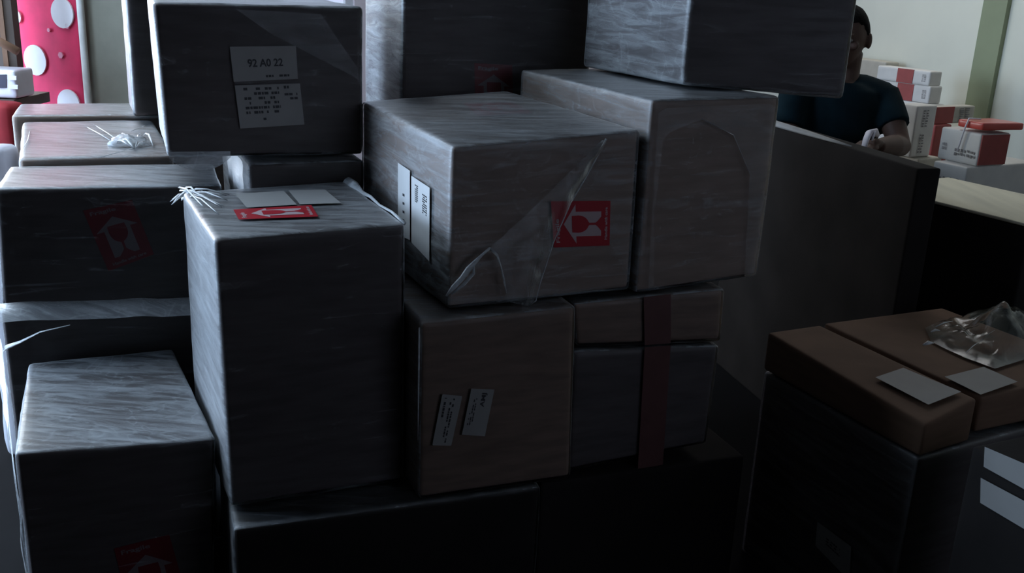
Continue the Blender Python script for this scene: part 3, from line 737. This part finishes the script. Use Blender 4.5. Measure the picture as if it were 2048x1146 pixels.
bd = tag(mesh('fibreboard_panel', *shell(Hexa(hx), 0, .006, 12, .001, 9.0)[:2], M['tan']), 'plain tan board standing upright between the red mattress and the stack', 'board')

# wooden rack with things on it, at the very left
D_ = 3.9
rk = thing('wooden_rack', (at(10, 150, D_).x, D_, 0), 'brown wooden rack with a slanted brace at the upper left corner', 'rack')
def post(px, w, y=D_, top=2.0):
    p = at(px, 110, y); m_ = MB(); m_.box(Vector((p.x - w / 2, p.y, 0)), Vector((w, 0, 0)), Vector((0, .05, 0)), Vector((0, 0, top))); return m_
post(24, .035, D_ + .14).build('post', M['wood_dark'], rk, False); post(10, .02, D_ + .135).build('post', M['wood'], rk, False)
post(-75, .05).build('post', M['wood'], rk, False)
mb = MB(); a, b = at(-70, 46, D_ - .01), at(36, 103, D_ - .01); mb.tube([a, b], .017, 8); mb.build('brace', M['wood'], rk)
zs = at(10, 196, D_).z
mb = MB(); a = at(-90, 196, D_); b = at(40, 196, D_); mb.box(Vector((a.x, D_ - .05, zs - .04)), Vector((b.x - a.x, 0, 0)), Vector((0, .3, 0)), Vector((0, 0, .04))); mb.build('shelf_board', M['wood_dark'], rk, False)
mb = MB(); a = at(-90, 60, D_ + .2); b = at(34, 60, D_ + .2); mb.box(Vector((a.x, a.y, zs)), Vector((b.x - a.x, 0, 0)), Vector((0, .02, 0)), Vector((0, 0, .75))); mb.build('back_panel', M['wood_dark'], rk, False)
# white appliance box with a dark window, on the shelf
a, b = at(-60, 190, D_ - .03), at(37, 190, D_ - .03); zt = at(10, 138, D_).z
hx = [Vector((x, y, z)) for z in (zt, zs + .004) for y in (D_ - .04, D_ + .11) for x in (a.x, b.x)]
wb = thing('small_appliance', (hx[4] + hx[7]) / 2, 'small white appliance with a dark window on the rack shelf', 'appliance')
mesh('housing', *shell(Hexa(hx), 0, .012, 8, .001, 3.0)[:2], M['white_plastic'], wb)
Hw = Hexa(hx); mb = MB()
q = [Hw.solve('front', *t) for t in ((-40, 150), (13, 149), (13, 176), (-40, 177))]
mb.add([Hw.face('front', *t) + Vector((0, -.003, 0)) for t in q] + [Hw.face('front', *t) + Vector((0, .002, 0)) for t in q], [(0, 1, 2, 3), (0, 4, 5, 1), (1, 5, 6, 2), (2, 6, 7, 3), (3, 7, 4, 0)])
mb.build('window', M['dark_plastic'], wb, False)
mb = MB()
for (x0, y0, x1, y1) in ((18, 150, 34, 160), (20, 168, 37, 178)):
    q = [Hw.solve('front', *t) for t in ((x0, y0), (x1, y0 + 2), (x1, y1), (x0, y1))]
    mb.add([Hw.face('front', *t) + Vector((0, -.006, 0)) for t in q] + [Hw.face('front', *t) + Vector((0, .002, 0)) for t in q], [(0, 1, 2, 3), (0, 4, 5, 1), (1, 5, 6, 2), (2, 6, 7, 3), (3, 7, 4, 0)])
mb.build('control_knobs', M['white_plastic'], wb, False)
# dark red cloth covered crate under the shelf, white parcel in front of it
a, b = at(-90, 240, 3.75), at(36, 240, 3.75); zt = at(10, 203, 3.78).z
hx = [Vector((x, y, z)) for z in (zt, 0) for y in (3.7, 3.84) for x in (a.x, b.x)]
tag(mesh('cloth_covered_crate', *shell(Hexa(hx), 0, .03, 16, .012, 6.0)[:2], M['red_cloth']), 'crate under a dark red cloth at the left edge below the rack shelf', 'crate')
a, b = at(-60, 300, 2.95), at(13, 300, 2.95); zt = at(10, 286, 3.0).z
hx = [Vector((x, y, z)) for z in (zt, 0) for y in (2.93, 3.04) for x in (a.x, b.x)]
tag(mesh('white_parcel', *shell(Hexa(hx), 0, .03, 16, .012, 2.0)[:2], M['white_plastic']), 'bright white parcel at the left edge behind the stacked cartons', 'parcel')

# ------------------------------------------------------------------ white and red cartons along the right wall
M['carton_white'] = plain('white_printed_board', (.68, .655, .62), .6, var=.05)
M['carton_red'] = plain('red_printed_board', (.33, .055, .05), .6, var=.12)
M['carton_beige'] = plain('beige_printed_board', (.50, .46, .39), .6, var=.06)
M['red_shiny'] = plain('red_glossy_lid', (.62, .09, .07), .3, var=.08)
M['ink_soft'] = plain('faded_ink', (.22, .20, .20), .6, var=.15)
GR = 'white and red cartons by the green wall'
def bgc(key, label, corner, ybot, xleft, xright, depth, red=None, redfront=False, mat='carton_white', yaw=30, group=GR, z0=None):
    """carton with its near vertical edge at a photo column; xleft/xright are where its two visible faces end"""
    t = at(corner[0], corner[1], depth); zb = at(corner[0], ybot, depth).z if z0 is None else z0
    ya = math.radians(yaw); u = Vector((math.cos(ya), math.sin(ya), 0)); v = Vector((-math.sin(ya), math.cos(ya), 0))
    def reach(d, px):
        lo, hi = .02, 1.4
        for _ in range(40):
            m_ = (lo + hi) / 2; x = project(t + d * m_)[0]
            if (x < px) == (d is u): lo = m_
            else: hi = m_
        return lo
    w = reach(u, xright); d = reach(v, xleft)
    o = Vector((t.x, t.y, t.z)); hxp = [o, o + u * w, o + v * d, o + u * w + v * d]; hxp = hxp + [Vector((p.x, p.y, zb)) for p in hxp]
    hb = Hexa(hxp); root = thing('printed_carton', sum(hxp[4:], Vector()) / 4, label, 'carton', group)
    mesh('cardboard_body', *shell(hb, 0, .008, 10, .002, depth * 3)[:2], M[mat], root)
    def band(face, x0, x1, y0, y1, m_, nm, off=.003):
        n = 6; vs = []; fs = []
        for j in range(2):
            for i in range(n + 1):
                x = x0 + (x1 - x0) * i / n; vs.append(hb.face(face, x, y0 if j == 0 else y1) + hb.normal(face, .5, .5) * off)
        k = len(vs); vs += [p - hb.normal(face, .5, .5) * (off + .002) for p in vs]
        fs = [(i, i + n + 1, i + n + 2, i + 1) for i in range(n)]
        fs += [(i, i + 1, i + 1 + k, i + k) for i in range(n)] + [(i + n + 1, i + n + 1 + k, i + n + 2 + k, i + n + 2) for i in range(n)]
        fs += [(0, k, k + n + 1, n + 1), (n, 2 * n + 1, k + 2 * n + 1, k + n)]
        return mesh(nm, vs, fs, M[m_], root, False)
    C[key] = (hb, root, band, zb)
    return C[key]
def glyphs(key, face, rect, seed, vertical=True):
    hb, root, band, zb = C[key]; r0 = random.Random(seed); m_ = MB(); nrm = hb.normal(face, .5, .5)
    x0, y0, x1, y1 = rect; n = 7
    for k in range(n):
        for t in range(2):
            a, b = (k + .12) / n, (k + r0.uniform(.5, .86)) / n; c, d = t * .5 + r0.uniform(0, .1), t * .5 + r0.uniform(.3, .45)
            q = [(x0 + (x1 - x0) * p, y0 + (y1 - y0) * s) for p, s in (((c, a), (d, a), (d, b), (c, b)) if vertical else ((a, c), (b, c), (b, d), (a, d)))]
            m_.add([hb.face(face, *s) + nrm * .0035 for s in q], [(3, 2, 1, 0)])
    m_.build('lettering', M['ink_soft'], root, False)
# lower supports first, each standing on the one below
bgc('w5', 'greyish white carton under the one with the red lid', (1935, 335), 470, 1868, 2075, 3.75, z0=0)
glyphs('w5', 'left', (.15, .05, .85, .12), 3, False)
bgc('w4', 'white and red carton with a glossy red lid flap at the right', (1964, 268), 334, 1884, 2022, 3.78, yaw=26)
hb, root, band, zb = C['w4']; band('front', .03, .97, .04, .96, 'carton_red', 'red_face')
glyphs('w4', 'left', (.42, .55, .95, .80), 5, False); glyphs('w4', 'left', (.1, .45, .22, .7), 6, False)
tp = [hb.at(-.02, .0, 1.0), hb.at(1.25, -.12, 1.0), hb.at(-.02, .62, 1.0), hb.at(1.15, .62, 1.0)]
up = Vector((0, 0, .012)); th = Vector((0, 0, .030))
lid = [p + up + th for p in tp] + [p + up for p in tp]
mesh('lid_flap', *shell(Hexa(lid), 0, .008, 10, .003, 4.0)[:2], M['red_shiny'], root, label='glossy red lid flap')
mb = MB(); a = hb.at(-.03, .35, 1) + Vector((0, 0, .05)); b = hb.at(-.03, .42, .35)
mb.tube([hb.at(.3, .30, 1) + Vector((0, 0, .048)), a, a + Vector((-.01, 0, -.04)), b + Vector((-.012, 0, 0))], .0035, 6); mb.build('strap', M['white_plastic'], root)
bgc('w6', 'pale low carton behind the elbow, under the tall white one', (1838, 318), 470, 1795, 1885, 4.30, mat='carton_beige', z0=0)
zt = C['w6'][0].p[0].z
bgc('w2', 'tall white carton beside the elbow with vertical dark lettering', (1836, 212), 317, 1797, 1876, 4.32, z0=zt)
glyphs('w2', 'front', (.30, .08, .62, .42), 7); glyphs('w2', 'front', (.30, .55, .55, .92), 8)
bgc('w7', 'dark red carton standing behind the tall white one', (1872, 250), 470, 1850, 1905, 4.62, mat='carton_red', z0=0)
zt = C['w7'][0].p[0].z
bgc('w3', 'small half red, half beige carton on the dark red one by the olive strip', (1872, 214), 250, 1852, 1952, 4.64, mat='carton_beige', z0=zt)
C['w3'][2]('front', .0, .46, .02, .98, 'carton_red', 'red_face'); glyphs('w3', 'front', (.60, .1, .88, .9), 9)
bgc('w8', 'plain carton behind the person that carries the two banded cartons', (1862, 209), 470, 1752, 1890, 4.95, mat='carton_white', z0=0)
zt = C['w8'][0].p[0].z
bgc('w1b', 'lower of the two cartons with a wide red band beside the head', (1862, 173), 208, 1756, 1886, 4.97, z0=zt)
C['w1b'][2]('left', .40, .70, .02, .98, 'carton_red', 'red_band'); glyphs('w1b', 'left', (.86, .25, .94, .75), 11); 
zt = C['w1b'][0].p[0].z
bgc('w1', 'upper of the two cartons with a wide red band beside the head', (1862, 143), 173, 1756, 1886, 4.98, z0=zt)
C['w1'][2]('left', .40, .70, .02, .98, 'carton_red', 'red_band'); glyphs('w1', 'left', (.86, .25, .94, .75), 12)
# pale sheets on a stack far behind the neck
bgc('w0', 'pale stack of sheets behind the neck of the person', (1772, 124), 400, 1690, 1800, 5.75, mat='carton_beige', yaw=24, z0=0)
# ------------------------------------------------------------------ the person
M['skin'] = plain('dark_brown_skin', (.085, .048, .036), .6, var=.10, scale=14, spec=.25)
M['shirt'] = plain('dark_teal_shirt', (.004, .013, .018), .9, var=.2, scale=16, bump=.3, spec=.1)
M['trousers'] = plain('dark_trousers', (.03, .03, .035), .85)
M['hair'] = plain('black_hair', (.006, .006, .006), .9, var=.4, scale=60, bump=.6, spec=.1)
M['eye'] = plain('eye_white', (.16, .15, .14), .3)
PD = 4.2
hc = at(1697, 76, PD)                       # head centre
sc_ = 1.0
root = thing('person', (hc.x - .02, PD + .05, 0), 'person in a dark teal shirt leaning over the long flat carton, forearm bent', 'person')
fx = Vector((-.55, -.82, -.12)).normalized()    # where the face points: towards the stack, a little down
side_ = fx.cross(Vector((0, 0, 1))).normalized(); hup = side_.cross(fx).normalized()
rot = Matrix((side_, fx, hup)).transposed()  # local x right, y forward, z up
def HL(x, y, z): return hc + rot @ Vector((x, y, z))
body = MB()
def headfn(d, p):
    p = p.copy()
    if d.z < -.1:                                   # jaw narrows and the chin comes forward
        k = min(1, (-d.z - .1) / .9); p.x *= 1 - .38 * k; p.y = p.y * (1 - .18 * k) + .030 * k
    if d.y < -.2 and d.z > -.3: p.y *= 1.06
    return p
body.ell(hc, (.076, .098, .120), 28, 20, rot, headfn)
body.ell(HL(0, .102, -.012), (.014, .022, .022), 12, 8, rot); body.ell(HL(0, .110, -.024), (.019, .016, .012), 12, 8, rot)   # nose
body.ell(HL(0, .092, .028), (.052, .012, .010), 14, 8, rot)                                                                  # brow
body.ell(HL(0, .093, -.058), (.026, .012, .007), 12, 8, rot); body.ell(HL(0, .092, -.070), (.022, .012, .007), 12, 8, rot)   # lips
body.ell(HL(0, .088, -.098), (.024, .018, .016), 12, 8, rot)                                                                 # chin
for s in (-1, 1): body.ell(HL(s * .082, -.012, -.008), (.012, .020, .034), 12, 8, rot); body.ell(HL(s * .048, .074, -.018), (.022, .016, .016), 12, 8, rot)
neck = at(1688, 158, PD + .03)
body.tube([HL(0, -.02, -.06), HL(0, -.025, -.11) * .6 + neck * .4, neck, neck + Vector((-.01, .02, -.06))], [.060, .057, .064, .085], 16)
shL = at(1770, 196, PD + .02); shR = shL + Vector((-.39, -.03, .03))
mid = (shL + shR) / 2
chest = mid + Vector((0, .02, -.16)); waist = mid + Vector((.0, .08, -.42)); hip = mid + Vector((0, .12, -.60))
def torso_loft(mb_, grow):
    ring = []
    for c0, rx, ry in ((mid + Vector((0, .01, .045)), .075, .065), (mid + Vector((0, .01, .015)), .155, .088), (mid + Vector((0, .015, -.05)), .185, .108), (chest, .182, .122), ((chest + waist) / 2, .168, .120), (waist, .158, .118), (hip, .172, .125)):
        ring.append([c0 + Vector((math.cos(t) * (rx + grow), math.sin(t) * (ry + grow), 0)) for t in [2 * math.pi * k / 24 for k in range(24)]])
    vs = sum(ring, []); n = 24
    fs = [(i * n + k, (i + 1) * n + k, (i + 1) * n + (k + 1) % n, i * n + (k + 1) % n) for i in range(len(ring) - 1) for k in range(n)]
    fs += [tuple(range(n)), tuple(range((len(ring) - 1) * n, len(ring) * n))[::-1]]
    mb_.add(vs, fs)
torso_loft(body, 0)
elL = at(1800, 292, PD - .14); wrL = at(1756, 292, PD - .34); haL = at(1736, 291, PD - .41)
elR = shR + Vector((-.05, -.10, -.26)); wrR = elR + Vector((.08, -.24, .03)); haR = wrR + Vector((.05, -.07, -.005))
for sh, el, wr in ((shL, elL, wrL), (shR, elR, wrR)):
    body.tube([sh + (mid - sh) * .15, sh, sh * .5 + el * .5, el], [.058, .060, .052, .043], 16)
    body.ell(el, (.044, .044, .044), 14, 10)
    body.tube([el, el * .65 + wr * .35, wr], [.043, .046, .029], 14)
def hand(wr, dirv, upv, sgn):
    x = dirv.normalized(); z = (upv - x * upv.dot(x)).normalized(); y = z.cross(x) * sgn     # x fingers, y thumb side, z back of hand
    P_ = lambda a, b, c: wr + x * a + y * b + z * c
    body.tube([P_(-.015, 0, 0), P_(.03, .002, .002), P_(.07, 0, .002), P_(.092, 0, -.002)], [.026, .036, .040, .034], 14, flat=.5)
    for k, (b, l) in enumerate(((.030, .070), (.010, .080), (-.010, .074), (-.029, .058))):
        body.tube([P_(.075, b, .002), P_(.098, b * 1.05, -.001), P_(.098 + l * .42, b * 1.08, -.014), P_(.098 + l * .66, b * 1.06, -.034), P_(.098 + l * .72, b, -.054)], [.010, .0100, .0092, .0084, .0066], 8)
    body.tube([P_(.022, .028, -.004), P_(.045, .048, -.014), P_(.075, .054, -.026), P_(.098, .048, -.036)], [.013, .0115, .010, .0075], 8)
hand(wrL, haL - wrL, Vector((.2, -.1, 1)), -1); hand(wrR, haR - wrR, Vector((-.2, -.1, 1)), 1)
for s in (-1, 1):
    a = hip + Vector((s * .09, 0, .02)); kn = Vector((a.x + s * .01, a.y - .03, a.z * .5)); an = Vector((a.x + s * .01, a.y + .02, .07))
    body.tube([a, a * .5 + kn * .5, kn, kn * .5 + an * .5, an], [.088, .076, .056, .054, .036], 16)
    body.tube([an + Vector((0, .05, -.035)), an + Vector((0, 0, -.03)), an + Vector((0, -.09, -.045)), an + Vector((0, -.17, -.052))], [.030, .036, .034, .018], 12, flat=.6)
bo = body.build('body', M['skin'], root)
md = bo.modifiers.new('skin_surface', 'REMESH'); md.mode = 'VOXEL'; md.voxel_size = .0055; md.use_smooth_shade = True
md = bo.modifiers.new('soften', 'SMOOTH'); md.iterations = 3; md.factor = .5
sh_ = MB(); torso_loft(sh_, .012)
for sh, el in ((shL, elL), (shR, elR)):
    sh_.tube([sh + (mid - sh) * .25, sh, sh * .62 + el * .38, sh * .40 + el * .60], [.066, .068, .068, .066], 18)
    sh_.tube([neck + Vector((0, .01, -.045)), neck * .5 + sh * .5 + Vector((0, .005, -.010)), sh + Vector((0, 0, .004))], [.074, .068, .062], 16)
so = sh_.build('shirt', M['shirt'], root)
md = so.modifiers.new('cloth_surface', 'REMESH'); md.mode = 'VOXEL'; md.voxel_size = .009; md.use_smooth_shade = True
md = so.modifiers.new('soften', 'SMOOTH'); md.iterations = 4; md.factor = .5
mb = MB(); mb.tube([neck + Vector((.0, -.004, .0)), neck + Vector((0, 0, -.022)), neck + Vector((0, .01, -.045))], [.072, .080, .105], 20, cap=False)
mb.build('collar', M['shirt'], so)
tr = MB()
for s in (-1, 1):
    a = hip + Vector((s * .088, 0, .02)); kn = Vector((a.x + s * .01, a.y - .03, a.z * .5)); an = Vector((a.x + s * .01, a.y + .02, .05))
    tr.tube([a, a * .5 + kn * .5, kn, kn * .5 + an * .5, an], [.102, .090, .072, .068, .060], 16)
tr.ell(hip + Vector((0, 0, .0)), (.185, .138, .11), 20, 12)
to = tr.build('trousers', M['trousers'], root)
md = to.modifiers.new('cloth_surface', 'REMESH'); md.mode = 'VOXEL'; md.voxel_size = .012; md.use_smooth_shade = True
hr = MB()
def hairfn(d, p):
    p = headfn(d, p)
    lim = -.05 if d.y < .15 else .42 + .25 * d.y
    k = 1.085 + .012 * noise.noise(d * 9)
    if d.z < lim: k = .90
    return p * k
hr.ell(hc + hup * .004, (.076, .098, .120), 40, 28, rot, hairfn)
hr.build('hair', M['hair'], root)
for s in (-1, 1):
    e = MB(); e.ell(HL(s * .031, .086, .004), (.013, .010, .008), 12, 8, rot); eo = e.build('eye', M['eye'], root)
# white cloth held in the bent hand
M['cloth_white'] = plain('white_cloth', (.70, .66, .72), .7, var=.05)
path = [at(1756, 272, PD - .40), at(1748, 264, PD - .44), at(1738, 266, PD - .46), at(1732, 280, PD - .47), at(1727, 298, PD - .47), at(1724, 312, PD - .45)]
mb = MB(); mb.tube(path, [.008, .018, .021, .018, .014, .006], 14, flat=.55)
mb.tube([path[1], path[2] + Vector((.015, -.01, .004)), path[3] + Vector((.02, -.01, 0))], [.008, .010, .004], 8, flat=.5)
tag(mb.build('white_cloth', M['cloth_white']), 'small white folded cloth held in the hand of the person', 'cloth')
